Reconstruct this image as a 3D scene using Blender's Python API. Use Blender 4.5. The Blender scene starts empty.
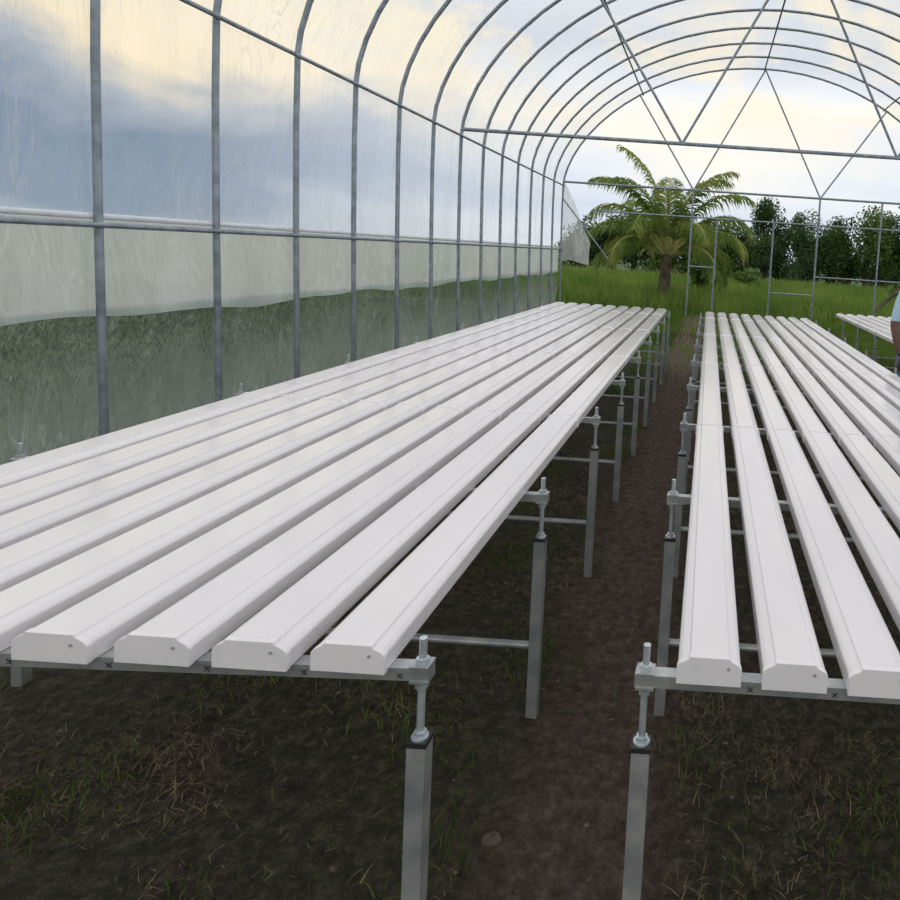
import bpy, math, random
import numpy as np
from mathutils import Vector, Matrix
random.seed(7); np.random.seed(7)
scn=bpy.context.scene
scn.view_settings.view_transform='Standard'
R=math.radians

# ---------------------------------------------------------------- materials
def newmat(name):
    m=bpy.data.materials.new(name); m.use_nodes=True
    nt=m.node_tree; nt.nodes.clear()
    out=nt.nodes.new('ShaderNodeOutputMaterial')
    return m,nt,out
def ramp(nt,stops,fac=None,interp='LINEAR'):
    r=nt.nodes.new('ShaderNodeValToRGB'); cr=r.color_ramp; cr.interpolation=interp
    while len(cr.elements)<len(stops): cr.elements.new(0.5)
    for e,(p,c) in zip(cr.elements,stops):
        e.position=p; e.color=(c[0],c[1],c[2],1) if len(c)==3 else c
    if fac is not None: nt.links.new(fac,r.inputs[0])
    return r
def noise(nt,vec,scale,detail=4,rough=.55,dist=0):
    n=nt.nodes.new('ShaderNodeTexNoise'); n.inputs['Scale'].default_value=scale
    n.inputs['Detail'].default_value=detail; n.inputs['Roughness'].default_value=rough
    n.inputs['Distortion'].default_value=dist
    nt.links.new(vec,n.inputs['Vector']); return n
def mapping(nt,src,scale=(1,1,1),loc=(0,0,0),rot=(0,0,0)):
    mp=nt.nodes.new('ShaderNodeMapping'); mp.inputs['Scale'].default_value=scale
    mp.inputs['Location'].default_value=loc; mp.inputs['Rotation'].default_value=rot
    nt.links.new(src,mp.inputs['Vector']); return mp.outputs[0]
def math_(nt,op,a,b=None,c=None,clamp=False):
    n=nt.nodes.new('ShaderNodeMath'); n.operation=op; n.use_clamp=clamp
    for i,v in enumerate((a,b,c)):
        if v is None: continue
        if isinstance(v,(int,float)): n.inputs[i].default_value=v
        else: nt.links.new(v,n.inputs[i])
    return n.outputs[0]
def objcoord(nt):
    g=nt.nodes.new('ShaderNodeNewGeometry'); return g.outputs['Position']
def pbr(name,c1,c2=None,scale=5,rough=.5,metal=0,bump=0,bscale=None,detail=4,stretch=(1,1,1),pos=(.35,.65),spec=.5):
    m,nt,out=newmat(name)
    b=nt.nodes.new('ShaderNodeBsdfPrincipled'); nt.links.new(b.outputs[0],out.inputs[0])
    b.inputs['Roughness'].default_value=rough; b.inputs['Metallic'].default_value=metal
    b.inputs['Specular IOR Level'].default_value=spec
    co=mapping(nt,objcoord(nt),stretch)
    n=noise(nt,co,scale,detail)
    r=ramp(nt,[(pos[0],c1),(pos[1],c2 or c1)],n.outputs[0])
    nt.links.new(r.outputs[0],b.inputs['Base Color'])
    if bump:
        n2=noise(nt,co,bscale or scale*3,5)
        bp=nt.nodes.new('ShaderNodeBump'); bp.inputs['Strength'].default_value=bump; bp.inputs['Distance'].default_value=.02
        nt.links.new(n2.outputs[0],bp.inputs['Height']); nt.links.new(bp.outputs[0],b.inputs['Normal'])
    return m
def leafmat(name,c1,c2,scale=1.5,transl=.35):
    m,nt,out=newmat(name)
    n=noise(nt,objcoord(nt),scale,4)
    r=ramp(nt,[(.33,c1),(.67,c2)],n.outputs[0])
    d=nt.nodes.new('ShaderNodeBsdfDiffuse'); t=nt.nodes.new('ShaderNodeBsdfTranslucent')
    mx=nt.nodes.new('ShaderNodeMixShader'); mx.inputs[0].default_value=transl
    nt.links.new(r.outputs[0],d.inputs[0]); nt.links.new(r.outputs[0],t.inputs[0])
    nt.links.new(d.outputs[0],mx.inputs[1]); nt.links.new(t.outputs[0],mx.inputs[2])
    nt.links.new(mx.outputs[0],out.inputs[0]); return m

M_white=pbr('pvc_white',(.80,.775,.81),(.86,.835,.865),scale=3,rough=.15,stretch=(1,.3,1),spec=.8)
M_cap=pbr('pvc_endcap',(.83,.81,.85),(.88,.86,.89),scale=8,rough=.3)
M_hole=pbr('drain_hole',(.35,.35,.37),rough=.6)
M_galv=pbr('galvanised_steel',(.33,.36,.38),(.53,.55,.55),scale=14,rough=.38,metal=.55,detail=6)
M_galvd=pbr('galvanised_pipe',(.22,.26,.31),(.36,.41,.47),scale=9,rough=.45,metal=.45,detail=5)
M_zinc=pbr('zinc_rod',(.47,.53,.57),(.62,.68,.72),scale=40,rough=.3,metal=.5)
M_black=pbr('black_plastic',(.015,.015,.018),(.03,.03,.03),rough=.4)
M_clip=pbr('film_lock_white',(.70,.74,.80),(.8,.83,.88),rough=.4)

def film(name,lo,hi,tint=(1,1,1),scat=(.85,.89,.95),stretch=(1,5,.35),gl=.06,bump=.4,trans=.5,fold=.5,fscale=1.0,foldrot=.12,zfade=None):
    """lo/hi: opacity range of the haze; fold: opacity of thin creases; mist=(z_lo,z_hi,amount): extra opacity, full at z_lo and gone at z_hi"""
    m,nt,out=newmat(name)
    p=objcoord(nt)
    n=noise(nt,mapping(nt,p,stretch),.9,5,.55,.5)
    r=ramp(nt,[(.35,(lo,)*3),(.55,((lo+hi)/2,)*3),(.72,(hi,)*3)],n.outputs[0])
    n3=noise(nt,mapping(nt,p,(1,2.2*fscale,.35*fscale),rot=(foldrot,0,0)),2.2,3,.5,1.5)
    d=math_(nt,'ABSOLUTE',math_(nt,'SUBTRACT',n3.outputs[0],.5))
    rid=ramp(nt,[(0,(1,1,1)),(.012,(.35,)*3),(.035,(0,0,0))],d)
    n4=noise(nt,mapping(nt,p,(1,1,1),(4,2,1)),.8,3)
    msk=ramp(nt,[(.42,(.12,)*3),(.62,(1,1,1))],n4.outputs[0])
    ff=math_(nt,'MULTIPLY',math_(nt,'MULTIPLY',rid.outputs[0],msk.outputs[0]),fold)
    op=math_(nt,'ADD',r.outputs[0],ff,clamp=True)
    if zfade:
        sx=nt.nodes.new('ShaderNodeSeparateXYZ'); nt.links.new(p,sx.inputs[0])
        mr=nt.nodes.new('ShaderNodeMapRange'); nt.links.new(sx.outputs[2],mr.inputs[0])
        mr.inputs[1].default_value=zfade[0]; mr.inputs[2].default_value=zfade[1]; mr.inputs[3].default_value=zfade[2]; mr.inputs[4].default_value=0
        op=math_(nt,'ADD',op,mr.outputs[0],clamp=True)
    t=nt.nodes.new('ShaderNodeBsdfTransparent'); t.inputs[0].default_value=(*tint,1)
    tr=nt.nodes.new('ShaderNodeBsdfTranslucent'); tr.inputs[0].default_value=(*scat,1)
    df=nt.nodes.new('ShaderNodeBsdfDiffuse'); df.inputs[0].default_value=(*scat,1)
    m1=nt.nodes.new('ShaderNodeMixShader'); m1.inputs[0].default_value=1-trans
    nt.links.new(tr.outputs[0],m1.inputs[1]); nt.links.new(df.outputs[0],m1.inputs[2])
    m2=nt.nodes.new('ShaderNodeMixShader')
    nt.links.new(op,m2.inputs[0]); nt.links.new(t.outputs[0],m2.inputs[1]); nt.links.new(m1.outputs[0],m2.inputs[2])
    g=nt.nodes.new('ShaderNodeBsdfGlossy'); g.inputs['Roughness'].default_value=.15
    n2=noise(nt,mapping(nt,p,(1,2,.7),rot=(foldrot,0,0)),2.5,4,.55,1.5)
    bp=nt.nodes.new('ShaderNodeBump'); bp.inputs['Strength'].default_value=bump; bp.inputs['Distance'].default_value=.1
    nt.links.new(n2.outputs[0],bp.inputs['Height'])
    for q in (g,tr,df): nt.links.new(bp.outputs[0],q.inputs['Normal'])
    m3=nt.nodes.new('ShaderNodeMixShader'); m3.inputs[0].default_value=gl
    nt.links.new(m2.outputs[0],m3.inputs[1]); nt.links.new(g.outputs[0],m3.inputs[2])
    nt.links.new(m3.outputs[0],out.inputs[0]); return m
M_filmU=film('polythene_wall',.04,.22,scat=(.92,.94,.98),trans=.8,fold=.35,stretch=(1,2.5,.25),gl=.06,zfade=(1.55,2.2,.16))
M_filmR=film('polythene_roof',.04,.15,scat=(.95,.95,.97),trans=.8,stretch=(.6,3,.6),fold=.40)
M_filmC=film('polythene_curtain',.70,.92,scat=(.95,.97,1.0),stretch=(1,2,.7),gl=.08,trans=.96,fold=.25,foldrot=.6)
M_filmL=film('polythene_skirt',.08,.22,tint=(.60,.68,.66),scat=(.60,.66,.66),stretch=(1,1.4,1.2),gl=.10,bump=.9,trans=.75,fold=.35,fscale=1.3,foldrot=.5,zfade=(.20,.85,.36))

# ---------------------------------------------------------------- mesh builder
class MB:
    def __init__(s): s.v=[]; s.f=[]; s.m=[]; s.mats=[]; s.sm=[]
    def mi(s,mat):
        if mat not in s.mats: s.mats.append(mat)
        return s.mats.index(mat)
    def add(s,vs,fs,mat,smooth=False):
        b=len(s.v); s.v+= [tuple(v) for v in vs]; k=s.mi(mat)
        for f in fs: s.f.append([i+b for i in f]); s.m.append(k); s.sm.append(smooth)
    def box(s,x0,x1,y0,y1,z0,z1,mat,sh=None):
        """sh: optional function x -> y offset (a rail that is not quite square to the bench)"""
        q=sh or (lambda x:0)
        vs=[(x,y+q(x),z) for z in (z0,z1) for y in (y0,y1) for x in (x0,x1)]
        s.add(vs,[(0,2,3,1),(4,5,7,6),(0,1,5,4),(2,6,7,3),(0,4,6,2),(1,3,7,5)],mat)
    def tube(s,pts,r,mat,n=8,cap=True,smooth=True):
        pts=[Vector(p) for p in pts]; rr=r if hasattr(r,'__len__') else [r]*len(pts)
        vs=[];fs=[]; up=None
        for i,p in enumerate(pts):
            if i==0: t=pts[1]-p
            elif i==len(pts)-1: t=p-pts[-2]
            else: t=(pts[i+1]-p).normalized()+(p-pts[i-1]).normalized()
            t.normalize()
            if up is None:
                up=Vector((0,0,1)) if abs(t.z)<.9 else Vector((0,1,0))
            a=t.cross(up); a.normalize(); b=a.cross(t); b.normalize(); up=b
            for k in range(n):
                an=2*math.pi*(k+.5)/n
                vs.append(p+(a*math.cos(an)+b*math.sin(an))*rr[i])
        for i in range(len(pts)-1):
            for k in range(n):
                k2=(k+1)%n
                fs.append((i*n+k,i*n+k2,(i+1)*n+k2,(i+1)*n+k))
        s.add(vs,fs,mat,smooth)
        if cap:
            s.add(vs[:n],[tuple(range(n))[::-1]],mat); s.add(vs[-n:],[tuple(range(n))],mat)
    def prism(s,prof,y0,y1,mat,smooth=False):
        n=len(prof); vs=[(x,y0,z) for x,z in prof]+[(x,y1,z) for x,z in prof]
        fs=[(i,i+n,(i+1)%n+n,(i+1)%n) for i in range(n)]
        fs+= [tuple(range(n)),tuple(range(2*n-1,n-1,-1))]
        s.add(vs,fs,mat,smooth)
    def obj(s,name,parent=None,bevel=0):
        me=bpy.data.meshes.new(name); me.from_pydata(s.v,[],s.f)
        for m in s.mats: me.materials.append(m)
        me.polygons.foreach_set('material_index',s.m)
        me.polygons.foreach_set('use_smooth',s.sm); me.update()
        o=bpy.data.objects.new(name,me); scn.collection.objects.link(o)
        if parent: o.parent=parent
        if bevel:
            b=o.modifiers.new('bev','BEVEL'); b.width=bevel; b.segments=2; b.limit_method='ANGLE'; b.angle_limit=R(25)
        return o
def empty(name,loc=(0,0,0)):
    e=bpy.data.objects.new(name,None); e.location=loc; e.empty_display_size=.2
    scn.collection.objects.link(e); return e

# ---------------------------------------------------------------- greenhouse
XL,XC=-4.0,1.13; HS=XC-XL; XR=XC+HS
EAVE,RISE=3.25,3.33; PR=1.01; Y0=4.23-6*PR
ribY=[Y0+i*PR for i in range(20)]; YE=ribY[-1]
def arch(t):   # t -1..1
    a=abs(t); return EAVE+RISE*max(0,(1-a*a))**.60
def archpts(N=32):
    out=[]
    for i in range(N+1):
        th=math.pi*i/N; t=-math.cos(th); out.append((XC+HS*t,arch(t)))
    return out
AP=archpts()
mb=MB()
for y in ribY:
    pts=[(XL+.07,y,-.1),(XL+.02,y,1.6),(XL,y,2.6)]+[(x,y,z) for x,z in AP]+[(XR,y,2.6),(XR-.02,y,1.6),(XR-.07,y,-.1)]
    mb.tube(pts,.026,M_galvd,8)
for t in (-1,-.62,0,.62,1):
    x=XC+HS*t; z=arch(t); mb.tube([(x+(.03 if t<0 else -.03),Y0,z-.03),(x+(.03 if t<0 else -.03),YE,z-.03)],.019,M_galvd,8)
for x in (XL,XR):
    s=1 if x<0 else -1
    mb.tube([(x+s*.05,Y0,1.545),(x+s*.05,YE,1.545)],.020,M_galvd,8)
    mb.tube([(x-s*.01,Y0,1.60),(x-s*.01,YE,1.60)],.022,M_clip,8)
def truss(y,r=.026):
    zb=3.33
    mb.tube([(XL,y,zb),(XR,y,zb)],r+.004,M_galvd,8)
    n=1.68
    for s in (-1,1):
        N=(XC+s*n,y,zb); A=(XC,y,arch(0)-.02)
        mb.tube([N,A],r*.8,M_galvd,6)
        t=s*.63; mb.tube([N,(XC+HS*t,y,arch(t)-.02)],r*.8,M_galvd,6)
for y in (ribY[12],ribY[19]): truss(y)
y=YE
for x,z1 in ((XC-1.68,3.33),(.13,2.62),(1.63,2.62),(XC+1.68,3.33),(XR-1.8,3.33)):
    mb.tube([(x,y,-.1),(x,y,z1)],.026,M_galvd,8)
mb.tube([(XL+1.0,y,2.62),(XR,y,2.62)],.022,M_galvd,6)
mb.tube([(XC-1.68,y,1.32),(.13,y,1.32)],.02,M_galvd,6)
mb.tube([(1.63,y,.75),(XC+1.68,y,.75)],.02,M_galvd,6)
mb.tube([(XC+1.68,y,1.25),(XR,y,1.25)],.02,M_galvd,6)
mb.tube([(XL,y,2.9),(XL+1.3,y,1.35)],.018,M_galvd,6)
frame=mb.obj('greenhouse_frame')

def sheet(name,prof,mat,y0=Y0,y1=YE,ny=160,wob=.012):
    vs=[];fs=[];n=len(prof)
    for j in range(ny+1):
        y=y0+(y1-y0)*j/ny; sag=math.sin(math.pi*(((y-Y0)/PR)%1.0))
        for i,(x,z) in enumerate(prof):
            dx=(-.03-.02*sag*0.5)*(1 if x<XC else -1) if abs(x-XC)>HS*.98 else 0
            w=wob*math.sin(y*7.3+z*3+math.sin(y*2.1+z)*2)
            vs.append((x+dx+w*(1 if abs(x-XC)>HS*.9 else 0),y,z+(.035-.03*sag if abs(x-XC)<HS*.98 else 0)))
    for j in range(ny):
        for i in range(n-1): fs.append((j*n+i,j*n+i+1,(j+1)*n+i+1,(j+1)*n+i))
    m=MB(); m.add(vs,fs,mat,True); return m.obj(name)
def lin(a,b,n): return [a+(b-a)*i/n for i in range(n+1)]
def wall(name,X):
    e=empty(name)
    up=sheet('film_upper',[(X,z) for z in lin(1.59,EAVE,8)],M_filmU); up.parent=e
    cu=sheet('film_curtain',[(X,z) for z in lin(.92,1.60,4)],M_filmC); cu.parent=e
    for v in cu.data.vertices:
        if v.co.z<.93: v.co.z+= .02*math.sin(v.co.y*1.9)+.014*math.sin(v.co.y*5.1)
    lo=sheet('film_skirt',[(X-.03,z) for z in lin(0,1.0,5)],M_filmL,wob=.03); lo.parent=e
    return e
wl=wall('wall_left',XL); wall('wall_right',XR)
vs=[];fs=[]
for i in range(9):
    for j in range(9):
        f=i/8; z=1.22+.05*math.sin(f*5)+2.1*j/8*(1-.72*f)
        vs.append((XL+.03+.75*f,YE+.03+.05*math.sin(f*9+j*.6),z))
for i in range(8):
    for j in range(8): a=i*9+j; fs.append((a,a+1,a+10,a+9))
M_flap=film('polythene_flap',.35,.65,scat=(.95,.96,1),trans=.8,gl=.06)
m=MB(); m.add(vs,fs,M_flap,True); m.obj('film_end_flap',wl)
sheet('ceiling',AP,M_filmR)

# ---------------------------------------------------------------- ground
def groundmat(name):
    m,nt,out=newmat(name)
    b=nt.nodes.new('ShaderNodeBsdfPrincipled'); b.inputs['Roughness'].default_value=.95
    p=objcoord(nt)
    n1=noise(nt,p,1.6,8,.7); n2=noise(nt,p,24,9,.8); n3=noise(nt,p,.9,5,.6,1)
    r1=ramp(nt,[(.34,(.016,.011,.009)),(.5,(.075,.055,.043)),(.64,(.19,.145,.115))],n2.outputs[0])
    r2=ramp(nt,[(.34,(.016,.018,.009)),(.5,(.062,.062,.032)),(.64,(.16,.15,.08))],n2.outputs[0])
    mask=ramp(nt,[(.42,(0,0,0)),(.56,(1,1,1))],n1.outputs[0])
    mx=nt.nodes.new('ShaderNodeMix'); mx.data_type='RGBA'
    nt.links.new(mask.outputs[0],mx.inputs[0]); nt.links.new(r1.outputs[0],mx.inputs[6]); nt.links.new(r2.outputs[0],mx.inputs[7])
    sx=nt.nodes.new('ShaderNodeSeparateXYZ'); nt.links.new(p,sx.inputs[0])
    ab=math_(nt,'ABSOLUTE',math_(nt,'ADD',sx.outputs[0],.27))
    ad=math_(nt,'MULTIPLY_ADD',n3.outputs[0],.5,ab)
    pr=ramp(nt,[(.36,(1,1,1)),(.62,(0,0,0))],ad)
    r3=ramp(nt,[(.34,(.052,.033,.026)),(.5,(.15,.100,.080)),(.64,(.28,.20,.16))],n2.outputs[0])
    mx2=nt.nodes.new('ShaderNodeMix'); mx2.data_type='RGBA'
    nt.links.new(pr.outputs[0],mx2.inputs[0]); nt.links.new(mx.outputs[2],mx2.inputs[6]); nt.links.new(r3.outputs[0],mx2.inputs[7])
    nt.links.new(mx2.outputs[2],b.inputs['Base Color'])
    n4=noise(nt,p,30,8,.8)
    bp=nt.nodes.new('ShaderNodeBump'); bp.inputs['Strength'].default_value=1; bp.inputs['Distance'].default_value=.05
    nt.links.new(n4.outputs[0],bp.inputs['Height']); nt.links.new(bp.outputs[0],b.inputs['Normal'])
    nt.links.new(b.outputs[0],out.inputs[0]); return m
M_soil=groundmat('soil')
M_field=pbr('grass_field_mat',(.04,.075,.02),(.11,.17,.045),scale=.35,rough=.95,bump=.5,bscale=6,detail=6)
nx,ny=120,220; vs=[];fs=[]
for j in range(ny+1):
    for i in range(nx+1):
        x=XL-.2+(XR-XL+.4)*i/nx; y=-2+(19.3)*j/ny
        z=.012*math.sin(x*5.1+y*2.3)+.010*math.sin(y*6.7-x*3.1)+random.uniform(-.009,.009)
        vs.append((x,y,z))
for j in range(ny):
    for i in range(nx): a=j*(nx+1)+i; fs.append((a,a+1,a+nx+2,a+nx+1))
m=MB(); m.add(vs,fs,M_soil,True); m.obj('floor')
m=MB(); m.add([(-250,-60,-.06),(250,-60,-.06),(250,350,-.06),(-250,350,-.06)],[(0,1,2,3)],M_field); m.obj('grass_field')

def blades(name,N,xr,yr,h,w,mat,lean=.5,dens=None,zb=0,parent=None):
    x=np.random.uniform(*xr,N*2); y=np.random.uniform(*yr,N*2)
    if dens is not None:
        k=np.random.rand(N*2)<dens(x,y); x=x[k]; y=y[k]
    x=x[:N];y=y[:N]; n=len(x)
    H=np.random.uniform(h[0],h[1],n); W=np.random.uniform(w*.6,w*1.3,n)
    a=np.random.uniform(0,2*np.pi,n); l=np.random.uniform(0,2*np.pi,n); L=H*np.random.uniform(.1,1,n)*lean
    V=np.zeros((n,5,3)); ca,sa=np.cos(a)*W/2,np.sin(a)*W/2
    dx,dy=np.cos(l)*L,np.sin(l)*L
    V[:,0]=np.stack([x-ca,y-sa,0*x+zb],1); V[:,1]=np.stack([x+ca,y+sa,0*x+zb],1)
    V[:,2]=np.stack([x+ca*.7+dx*.35,y+sa*.7+dy*.35,zb+H*.6],1); V[:,3]=np.stack([x-ca*.7+dx*.35,y-sa*.7+dy*.35,zb+H*.6],1)
    V[:,4]=np.stack([x+dx,y+dy,zb+H],1)
    me=bpy.data.meshes.new(name); b=(np.arange(n)*5)
    F=[]
    for i in b.tolist(): F.append((i,i+1,i+2,i+3)); F.append((i+3,i+2,i+4))
    me.from_pydata(V.reshape(-1,3).tolist(),[],F); me.materials.append(mat)
    o=bpy.data.objects.new(name,me); scn.collection.objects.link(o)
    if parent: o.parent=parent
    return o
M_dry=leafmat('dry_grass',(.14,.11,.07),(.42,.35,.22),7,.2)
M_weed=leafmat('weed_green',(.06,.10,.025),(.17,.24,.06),3,.25)
M_grass=leafmat('meadow_grass',(.10,.19,.035),(.30,.40,.10),.5,.4)
M_grass2=leafmat('meadow_grass_dark',(.07,.14,.025),(.22,.33,.07),.7,.4)
M_grass3=leafmat('roadside_grass_mat',(.03,.055,.018),(.085,.125,.04),.4,.3)
def clump(x,y):
    return np.clip((np.sin(x*4.1+np.sin(y*3)*1.5)*np.sin(y*3.3+np.cos(x*2.2))+.35),0.10,1)*np.where(np.abs(x+.27)<.26,.12,1)
def patches(x,y):
    q=np.sin(x*5.3+1.7*np.sin(y*2.9))*np.sin(y*4.7+1.3*np.cos(x*3.1))
    return np.clip((q-.15)*1.8,0.03,1)*np.where(np.abs(x+.27)<.24,.15,1)
blades('dry_grass_litter',90000,(-3.8,3.6),(.9,5.5),(.006,.028),.0026,M_dry,3.4,clump,0)
blades('weeds',70000,(-3.8,3.8),(.9,8),(.015,.055),.0045,M_weed,1.2,patches,0)
blades('grass_inside_greenhouse',26000,(-3.8,6.0),(7.0,17.0),(.05,.22),.016,M_grass2,.7,lambda x,y:np.clip((y-6.0)/6,0,1)*np.where(np.abs(x+.27)<.3,.25,1),0)
blades('meadow_grass',60000,(-14,22),(17.6,42),(.25,.75),.035,M_grass,.6,None,-.06)
blades('roadside_grass',50000,(-18,-4.3),(-1,17.2),(.03,.10),.012,M_grass3,1.2,None,-.06)

mb=MB()
def blob(mb,c,r,mat,seed=0,n=6,k=8,jit=.15):
    rnd=random.Random(seed); vs=[];fs=[]
    for i in range(n+1):
        th=math.pi*i/n
        for j in range(k):
            ph=2*math.pi*j/k; q=1+rnd.uniform(-jit,jit)
            vs.append((c[0]+r[0]*q*math.sin(th)*math.cos(ph),c[1]+r[1]*q*math.sin(th)*math.sin(ph),c[2]+r[2]*q*math.cos(th)))
    for i in range(n):
        for j in range(k): fs.append((i*k+j,(i+1)*k+j,(i+1)*k+(j+1)%k,i*k+(j+1)%k))
    mb.add(vs,fs,mat,True)
M_stone=pbr('stone',(.07,.055,.045),(.15,.12,.10),20,.9)
for i in range(500):
    x,y=random.uniform(-2.5,2),random.uniform(1.3,6); s=random.uniform(.003,.011)
    blob(mb,(x,y,.008),(s,s*.8,s*.5),M_stone,i,5,7,.25)
blob(mb,(-.48,1.63,.012),(.028,.02,.012),M_stone,999)
mb.obj('pebbles')

# ---------------------------------------------------------------- hydroponic benches
D1=1.225; SP=.948
def channel(mb,x0,w,y0,y1,z):
    h=.054; c=x0+w/2
    def prof(g=0):
        q=w/2+g
        P=[(-q,0),(q,0),(q,.034),(q-.002,.038),(q-.008,.0435),(q-.016,.0475),(q-.022,.049+g),(q-.0245,h+g),
           (-q+.0245,h+g),(-q+.022,.049+g),(-q+.016,.0475),(-q+.008,.0435),(-q+.002,.038),(-q,.034)]
        return [(c+a,z+b) for a,b in P]
    L=1.75
    mb.prism(prof(),y0+.004,y1,M_white)
    mb.prism(prof(.0015),y0-.001,y0+.012,M_cap)   # end cap
    mb.prism(prof(.0015),y1-.012,y1+.001,M_cap)
    yy=D1-.035+L
    while yy<y1-.3:
        mb.prism(prof(.0028),yy-.014,yy+.014,M_cap); yy+=L
    mb.tube([(c+w*.30,y0-.0035,z+.036),(c+w*.30,y0+.004,z+.036)],.003,M_hole,8)
def bench(x0,n,s,w,legs,stations,yb,over,skew=0):
    e=empty('hydroponic_bench'); xa,xb=min(legs),max(legs)
    sh0=lambda x:skew*(x-xb)
    mb=MB(); ya=stations[0]
    for i in range(n): channel(mb,x0+i*s,w,ya-over+sh0(x0+i*s+w/2)+random.uniform(-.003,.003),yb,.782)
    mb.obj('channels',e,bevel=.0012)
    mb=MB()
    for k,y in enumerate(stations):
        sh=sh0 if k==0 else (lambda x:0)
        mb.box(xa-.02,xb+.018,y-.015,y+.015,.757,.781,M_galv,sh)
        mb.box(xa-.02,xb+.018,y-.017,y-.0145,.775,.783,M_galv,sh)
        zb=.25 if k else .14
        mb.tube([(xa,y+.010+sh(xa),zb),(xb,y+.010,zb)],.0125,M_galv,8)
        for x in legs:
            yy=y+sh(x)
            mb.box(x-.018,x+.018,yy-.018,yy+.018,-.05,.625,M_galv)
            mb.box(x-.0195,x+.0195,yy-.0195,yy+.0195,.624,.634,M_black)
            mb.tube([(x,yy,.60),(x,yy,.835)],.0075,M_zinc,10)
            for z in (.637,.735):
                mb.tube([(x,yy,z),(x,yy,z+.010)],.0125,M_zinc,6,smooth=False)
            mb.tube([(x,yy,.634),(x,yy,.6375)],.0165,M_zinc,12)
            mb.box(x-.018,x+.018,yy-.018,yy+.018,.752,.757,M_galv)
            mb.box(x-.018,x+.018,yy-.018,yy+.018,.7815,.7855,M_galv)
            mb.tube([(x,yy,.7855),(x,yy,.795)],.0125,M_zinc,6,smooth=False)
        if k==0: # felt pen crosses on the front rail
            for i in range(n):
                cx=x0+i*s+w+(s-w)/2; yy=y+sh(cx)-.0176
                for sg in (-1,1):
                    mb.tube([(cx-.005,yy,.768-sg*.005),(cx+.005,yy,.768+sg*.005)],.0009,M_black,4)
    mb.obj('frame',e)
    return e
WL,SL=.136,.1775
xl=-.557-WL-8*SL
st=[D1+SP*k for k in range(9)]
stl=[1.200,2.105]+st[2:]
bench(xl,9,SL,WL,(-.501,-2.24),stl,9.05,.033,.045)
bench(-.010,9,.165,.122,(-.072,1.50),st,9.05,.035)
bench(2.08,9,.165,.122,(2.075,3.58),st+[st[-1]+SP],10.4,.035)

# ---------------------------------------------------------------- palm
M_frond=leafmat('palm_leaf',(.09,.18,.04),(.40,.45,.13),.9,.45)
M_rach=pbr('palm_rachis',(.36,.37,.12),(.52,.48,.18),4,.6)
M_trunk=pbr('palm_trunk',(.10,.075,.05),(.22,.17,.12),6,.9,bump=.6)
def palm(loc):
    e=empty('coconut_palm',loc); mb=MB()
    CZ=1.45
    pts=[];rad=[]
    for i in range(16):
        z=-.1+(CZ+.2)*i/15; pts.append((.05*math.sin(z),0,z)); rad.append(.20-.05*i/15+(.012 if i%2 else 0))
    mb.tube(pts,rad,M_trunk,12); mb.obj('trunk',e)
    mb=MB(); rnd=random.Random(8)
    # (azimuth deg, start elevation deg, length m, bow)
    FR=[(172,84,3.7,.50),(185,72,3.5,.75),(165,60,3.3,.95),(200,48,3.0,1.05),(150,34,2.7,1.15),(180,26,2.8,1.2),
        (5,80,3.5,.65),(352,68,3.4,.8),(12,56,3.2,.95),(345,44,3.0,1.1),(20,30,2.6,1.2),(0,20,2.4,1.2),
        (95,80,3.5,.7),(80,62,3.2,1.0),(110,46,3.0,1.1),(270,76,3.1,.9),(250,58,3.0,1.1),(300,50,3.0,1.1),(225,36,2.7,1.2),(320,26,2.5,1.1),(130,66,3.3,.9),(55,50,3.1,1.0),(215,76,3.3,.8),(325,78,3.3,.75)]
    for (azd,eld,L,bow) in FR:
        az=R(azd); d_el=R(eld)
        p=Vector((.05,0,CZ)); S=18; pts=[]
        for k in range(S+1):
            pts.append(p.copy())
            dr=Vector((math.cos(az)*math.cos(d_el),math.sin(az)*math.cos(d_el),math.sin(d_el)))
            p=p+dr*(L/S); d_el-=R(.8+k*.72)*bow
        mb.tube(pts,[.045*(1-k/S)+.008 for k in range(S+1)],M_rach,5)
        side=Vector((-math.sin(az),math.cos(az),0))
        M=70
        for k in range(15,M):
            f=k/M; q=f*S; a=int(q); pp=pts[a].lerp(pts[min(a+1,S)],q-a)
            tan=(pts[min(a+1,S)]-pts[a]).normalized()
            g=(f-.21)/.79
            ll=rnd.uniform(.85,1.1)*(.5+.5*math.sin(math.pi*min(1,g*.8+.12)))*(1-.35*g*g)
            for sg in (-1,1):
                dirv=(side*sg*.8+tan*.8+Vector((0,0,rnd.uniform(-.25,.15)))).normalized()
                w=tan*.024; dp=rnd.uniform(.45,.9)
                m1=pp+dirv*ll*.35; m2=pp+dirv*ll*.62+Vector((0,0,-.22*ll*dp)); tip=pp+dirv*ll*.78+Vector((0,0,-.66*ll*dp))
                mb.add([pp-w*.6,pp+w*.6,m1+w,m1-w,m2+w*.8,m2-w*.8,tip],[(0,1,2,3),(3,2,4,5),(5,4,6)],M_frond)
    mb.obj('fronds',e)
    e.scale=(1.08,1.08,1.08)
    return e
palm((-1.45,21,-.06))

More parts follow.
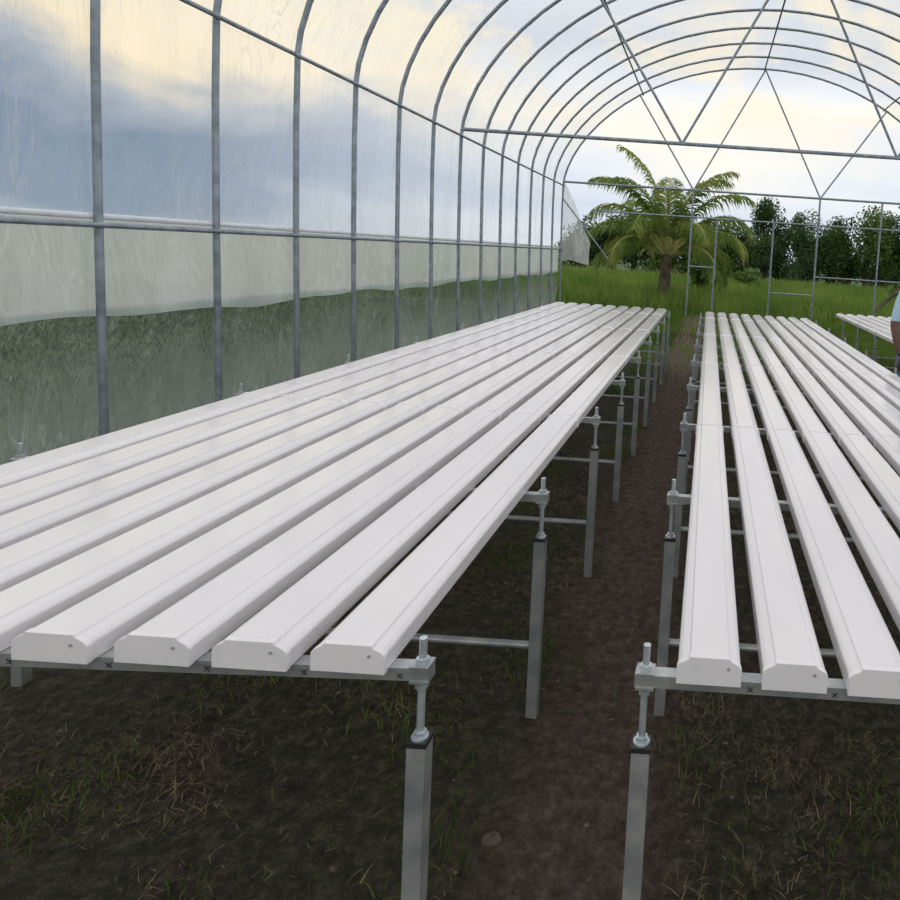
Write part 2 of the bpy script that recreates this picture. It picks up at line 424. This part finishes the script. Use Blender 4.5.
# ---------------------------------------------------------------- trees
M_l1=leafmat('tree_leaf_a',(.03,.065,.022),(.10,.17,.055),.6,.35)
M_l2=leafmat('tree_leaf_b',(.06,.12,.03),(.17,.26,.08),.6,.35)
M_l3=leafmat('tree_leaf_c',(.04,.085,.035),(.13,.20,.08),.6,.35)
M_bark=pbr('bark',(.07,.055,.045),(.15,.12,.10),8,.9)
def leaves(c,r,n,size,g):
    d=g.normal(size=(n,3)); d/=np.linalg.norm(d,axis=1)[:,None]
    P=np.array(c)+d*np.array(r)*(g.uniform(.45,1.15,n)[:,None])
    a=g.normal(size=(n,3)); a/=np.linalg.norm(a,axis=1)[:,None]
    b=np.cross(a,g.normal(size=(n,3))); b/=np.linalg.norm(b,axis=1)[:,None]
    s=g.uniform(.5,1.2,n)[:,None]*size
    return np.stack([P-a*s,P+b*s*.6,P+a*s,P-b*s*.6],1)
def tree(name,loc,h,spread,mat,seed,n=1500,size=.16,trunk=True,lobes=7):
    g=np.random.RandomState(seed); e=empty(name,loc)
    mb=MB(); Q=[]; top=[]
    for i in range(lobes):
        a=g.uniform(0,6.28); rr=g.uniform(.1,.75)*spread; z=h*g.uniform(.5,.88) if trunk else h*g.uniform(.22,.85)
        if not trunk: rr*=1.25-z/h
        c=(math.cos(a)*rr,math.sin(a)*rr,z); top.append(c)
        rs_=g.uniform(.3,.55)
        q=leaves(c,(spread*rs_,spread*rs_,h*(.15 if trunk else .2)),n//lobes,size,g); Q.append(q)
    if trunk:
        mb.tube([(0,0,-.1),(.05,0,h*.3),(0,.05,h*.6)],[h*.03,h*.022,h*.012],M_bark,8)
    for c in top: mb.tube([(0,0,h*.25 if trunk else 0),(c[0]*.5,c[1]*.5,c[2]*.75),c],[h*.012,h*.008,.01],M_bark,5)
    mb.obj('trunk_and_branches',e)
    V=np.concatenate(Q).reshape(-1,3); me=bpy.data.meshes.new('foliage')
    me.from_pydata(V.tolist(),[],[(i,i+1,i+2,i+3) for i in range(0,len(V),4)]); me.materials.append(mat)
    o=bpy.data.objects.new('foliage',me); scn.collection.objects.link(o); o.parent=e
    return e
rs=random.Random(11)
x=-8.8; i=0
while x<27:
    h=rs.uniform(2.7,4.4)*(1.05 if x<2 else 1.25)
    tree('shrub',(x,45+rs.uniform(-1.5,3),-.06),h,rs.uniform(1.4,2.3),rs.choice([M_l1,M_l3,M_l2]),100+i,2800,.12,False,11)
    x+=rs.uniform(.85,1.4); i+=1
for k,(x,y,h,s) in enumerate([(3.8,46,6.2,1.5),(6.8,50,5.6,1.5),(9.6,50,5.4,1.5),(12.4,46,6.4,1.9),(13.8,42,6.3,1.8),(18,50,7,2.2),(-5.8,49,4.9,1.5)]):
    tree('broadleaf_tree',(x,y,-.06),h,s,M_l3 if k%2 else M_l1,300+k,3000,.10,True,9)
for k,(x,y,h,s) in enumerate([(-.2,26,1.6,1.2),(2.0,32,1.4,1.1),(8.6,28,1.3,1.2)]):
    tree('leafy_bush',(x,y,-.06),h,s,M_l2,500+k,1500,.10,False,6)
mb=MB(); mb.tube([(4.7,19,-.1),(5.1,19.1,.5),(5.8,19.2,1.15),(6.6,19.3,1.9)],[.07,.06,.05,.04],M_bark,8)
mb.tube([(5.5,19.1,.9),(6.3,19.1,1.0),(7.0,19.1,.7)],[.04,.03,.02],M_bark,6)
mb.obj('leaning_dead_tree')

# ---------------------------------------------------------------- person
M_skin=pbr('skin',(.11,.06,.038),(.15,.08,.05),10,.55)
M_shirt=pbr('shirt_light_blue',(.36,.56,.70),(.44,.64,.76),6,.85,bump=.3,bscale=14)
M_jean=pbr('trousers_blue',(.10,.19,.32),(.15,.26,.40),12,.9)
M_shoe=pbr('shoes',(.03,.03,.03),(.05,.05,.05),8,.6)
M_hair=pbr('hair',(.01,.008,.007),(.025,.02,.015),60,.7)
M_eye=pbr('eye_white',(.75,.72,.70),(.8,.78,.75),5,.3)
M_lips=pbr('lips',(.20,.08,.06),(.24,.1,.08),5,.5)
def skinmesh(name,verts,edges,radii,root,levels=2):
    me=bpy.data.meshes.new(name); me.from_pydata(verts,edges,[]); o=bpy.data.objects.new(name,me)
    scn.collection.objects.link(o)
    sk=o.modifiers.new('s','SKIN'); sk.use_smooth_shade=True
    lay=me.skin_vertices[0].data if me.skin_vertices else None
    if lay is None:
        bpy.context.view_layer.objects.active=o; o.select_set(True)
        bpy.ops.mesh.customdata_skin_add(); lay=me.skin_vertices[0].data
    for i,r in enumerate(radii):
        lay[i].radius=r if hasattr(r,'__len__') else (r,r); lay[i].use_root=(i==root)
    sb=o.modifiers.new('u','SUBSURF'); sb.levels=levels; sb.render_levels=levels
    bpy.context.view_layer.update()
    dg=bpy.context.evaluated_depsgraph_get(); nm=bpy.data.meshes.new_from_object(o.evaluated_get(dg))
    bpy.data.objects.remove(o); o=bpy.data.objects.new(name,nm); scn.collection.objects.link(o)
    for p in nm.polygons: p.use_smooth=True
    return o
def person(loc,rot):
    e=empty('man_in_blue_shirt'); 
    V=[(0,0,.95),(0,.01,1.10),(0,0,1.25),(0,0,1.38),(0,-.005,1.47),(0,-.015,1.54),(0,-.02,1.60)]
    E=[(0,1),(1,2),(2,3),(3,4),(4,5),(5,6)]; Rr=[(.15,.115),(.145,.11),(.165,.115),(.15,.10),(.062,.06),(.052,.055),(.055,.06)]
    for s in (-1,1):
        b=len(V)
        V+=[(s*.17,0,1.405),(s*.215,.01,1.30),(s*.245,.03,1.13),(s*.258,-.01,1.02),(s*.262,-.05,.90),(s*.262,-.066,.86)]
        Rr+=[.062,.056,.044,.042,.028,(.03,.02)]
        E+=[(3,b),(b,b+1),(b+1,b+2),(b+2,b+3),(b+3,b+4),(b+4,b+5)]
        b=len(V)
        V+=[(s*.095,0,.86),(s*.105,-.01,.70),(s*.11,-.015,.50),(s*.113,.015,.34),(s*.115,.03,.10),(s*.12,-.03,.045),(s*.13,-.16,.035)]
        Rr+=[.095,.085,.064,.060,.045,.045,.034]
        E+=[(0,b)]+[(b+i,b+i+1) for i in range(6)]
    o=skinmesh('body',V,E,Rr,0); o.parent=e
    for m_ in (M_skin,M_shirt,M_jean,M_shoe): o.data.materials.append(m_)
    for p in o.data.polygons:
        c=p.center; x,z=abs(c.x),c.z
        if z<.09: k=3
        elif x>.2 and .75<z<1.15: k=0
        elif z>1.475: k=0
        elif z>.90: k=1
        else: k=2
        p.material_index=k
    for s in (-1,1):
        W=Vector((s*.262,-.064,.865)); dn=Vector((0,-.12,-1)).normalized(); fw=Vector((0,-1,.12)).normalized(); inn=Vector((-s,0,0))
        P=[W,W+dn*.035,W+dn*.085]
        h=skinmesh('palm',[tuple(q) for q in P],[(0,1),(1,2)],[(.022,.018),(.040,.016),(.038,.014)],0,2); h.data.materials.append(M_skin); h.parent=e
        for j,(off,ln) in enumerate(((.030,.070),(.010,.080),(-.011,.074),(-.030,.058))):
            b=W+dn*.075+fw*off; q=[b,b+dn*ln*.45+inn*.006,b+dn*ln*.75+inn*.02,b+dn*ln*.98+inn*.038]
            f=skinmesh('finger',[tuple(t) for t in q],[(0,1),(1,2),(2,3)],[.0095,.009,.008,.0065],0,2); f.data.materials.append(M_skin); f.parent=e
        b=W+dn*.03+fw*.026; q=[b,b+fw*.025+dn*.022+inn*.01,b+fw*.032+dn*.05+inn*.018,b+fw*.03+dn*.072+inn*.024]
        f=skinmesh('thumb',[tuple(t) for t in q],[(0,1),(1,2),(2,3)],[.012,.011,.009,.007],0,2); f.data.materials.append(M_skin); f.parent=e
    mb=MB(); vs=[];fs=[];n,k=20,28; C=Vector((0,-.03,1.655))
    for i in range(n+1):
        th=math.pi*i/n
        for j in range(k):
            ph=2*math.pi*j/k; x=math.sin(th)*math.cos(ph); y=math.sin(th)*math.sin(ph); z=math.cos(th)
            sx=.075*(1-.22*max(0,-z)); sy=.095*(1-.10*max(0,-z))
            yy=y*sy; 
            if y<0 and z<-.2: yy-=.008*(-z)
            front=max(0,-y); nose=math.exp(-((x/.16)**2+((z+.12)/.2)**2))*front*.022
            eye=-math.exp(-(((abs(x)-.38)/.16)**2+((z-.06)/.12)**2))*front*.007
            lip=math.exp(-((x/.3)**2+((z+.48)/.07)**2))*front*.006
            vs.append((C.x+x*sx,C.y+yy-nose-eye-lip,C.z+z*.118))
    for i in range(n):
        for j in range(k): fs.append((i*k+j,(i+1)*k+j,(i+1)*k+(j+1)%k,i*k+(j+1)%k))
    mb.add(vs,fs,M_skin,True)
    for s in (-1,1):
        blob(mb,(s*.076,-.022,1.652),(.010,.018,.030),M_skin,5)
        blob(mb,(s*.029,-.107,1.664),(.012,.008,.007),M_eye,6,6,10); blob(mb,(s*.029,-.1135,1.664),(.005,.003,.005),M_black,7)
        mb.tube([(s*.015,-.118,1.682),(s*.03,-.118,1.687),(s*.046,-.108,1.682)],.0035,M_hair,5)
    mb.tube([(-.022,-.117,1.598),(0,-.124,1.600),(.022,-.117,1.598)],.004,M_lips,6)
    mb.obj('head',e)
    mb=MB(); vs2=[]
    for i in range(n+1):
        th=math.pi*i/n
        for j in range(k):
            ph=2*math.pi*j/k; x=math.sin(th)*math.cos(ph); y=math.sin(th)*math.sin(ph); z=math.cos(th)
            vs2.append((C.x+x*.081,C.y+.006+y*.102,C.z+.008+z*.122))
    f2=[]
    for i in range(n):
        for j in range(k):
            th=math.pi*(i+.5)/n; ph=2*math.pi*(j+.5)/k; y=math.sin(th)*math.sin(ph); z=math.cos(th)
            if z>.55 or (y>-.1 and z>-.15) or (y>.3 and z>-.45): f2.append((i*k+j,(i+1)*k+j,(i+1)*k+(j+1)%k,i*k+(j+1)%k))
    mb.add(vs2,f2,M_hair,True); mb.obj('hair',e)
    e.location=loc; e.rotation_euler=(0,0,rot)
    return e
person((1.845,5.73,.0),R(38))

# ---------------------------------------------------------------- world
w=bpy.data.worlds.new('World'); scn.world=w; w.use_nodes=True; nt=w.node_tree; nt.nodes.clear()
out=nt.nodes.new('ShaderNodeOutputWorld'); bg=nt.nodes.new('ShaderNodeBackground'); nt.links.new(bg.outputs[0],out.inputs[0])
tc=nt.nodes.new('ShaderNodeTexCoord'); g=tc.outputs['Generated']
sx=nt.nodes.new('ShaderNodeSeparateXYZ'); nt.links.new(g,sx.inputs[0])
n1=noise(nt,mapping(nt,g,(1,1,2.2),(3.1,.4,0)),2.6,7,.55,.3)
n2=noise(nt,mapping(nt,g,(1,1,2.2),(7.7,2.4,1)),4.2,7,.6,.4)
sb=math_(nt,'SUBTRACT',math_(nt,'MULTIPLY_ADD',n1.outputs[0],.32,sx.outputs[2]),.16)
left=ramp(nt,[(0,(.38,.45,.54)),(.04,(.22,.30,.41)),(.13,(.20,.27,.38)),(.17,(.42,.47,.53)),(.205,(1.0,.86,.62)),(.32,(1.0,.92,.76)),(.39,(.66,.69,.74)),(.5,(.86,.89,.94)),(1,(.88,.90,.95))],sb)
rear=ramp(nt,[(0,(.84,.88,.94)),(.07,(.66,.73,.83)),(.13,(.82,.86,.91)),(.20,(1.0,.96,.86)),(.26,(.86,.89,.93)),(.34,(.70,.75,.83)),(.5,(.93,.94,.98)),(1,(.88,.90,.95))],sb)
mm=math_(nt,'MULTIPLY_ADD',sx.outputs[0],.5,.62)
az=ramp(nt,[(.30,(0,0,0)),(.48,(1,1,1))],mm)
mx=nt.nodes.new('ShaderNodeMix'); mx.data_type='RGBA'
nt.links.new(az.outputs[0],mx.inputs[0]); nt.links.new(left.outputs[0],mx.inputs[6]); nt.links.new(rear.outputs[0],mx.inputs[7])
pt=ramp(nt,[(.49,(0,0,0)),(.59,(.95,.95,.95))],n2.outputs[0])
el=ramp(nt,[(.12,(0,0,0)),(.26,(1,1,1)),(.75,(1,1,1)),(.95,(.3,.3,.3))],sx.outputs[2])
mx2=nt.nodes.new('ShaderNodeMix'); mx2.data_type='RGBA'; mx2.inputs[7].default_value=(1.0,.91,.72,1)
nt.links.new(math_(nt,'MULTIPLY',pt.outputs[0],el.outputs[0]),mx2.inputs[0]); nt.links.new(mx.outputs[2],mx2.inputs[6])
nt.links.new(mx2.outputs[2],bg.inputs[0]); bg.inputs[1].default_value=1.05

# ---------------------------------------------------------------- camera
F=650; roll=R(3.8); pitch=R(4.0)
cam=bpy.data.cameras.new('camera'); co=bpy.data.objects.new('camera',cam); scn.collection.objects.link(co)
cam.sensor_width=36; cam.lens=36*F/900; cam.clip_end=1000; cam.clip_start=.05
hp=F*math.tan(pitch); px=710-hp*math.sin(roll); py=257+hp*math.cos(roll)
cam.shift_x=-(px-450)/900; cam.shift_y=-(450-py)/900
co.matrix_world=Matrix.Translation((0,0,1.6))@Matrix.Rotation(R(90)-pitch,4,'X')@Matrix.Rotation(roll,4,'Z')
scn.camera=co
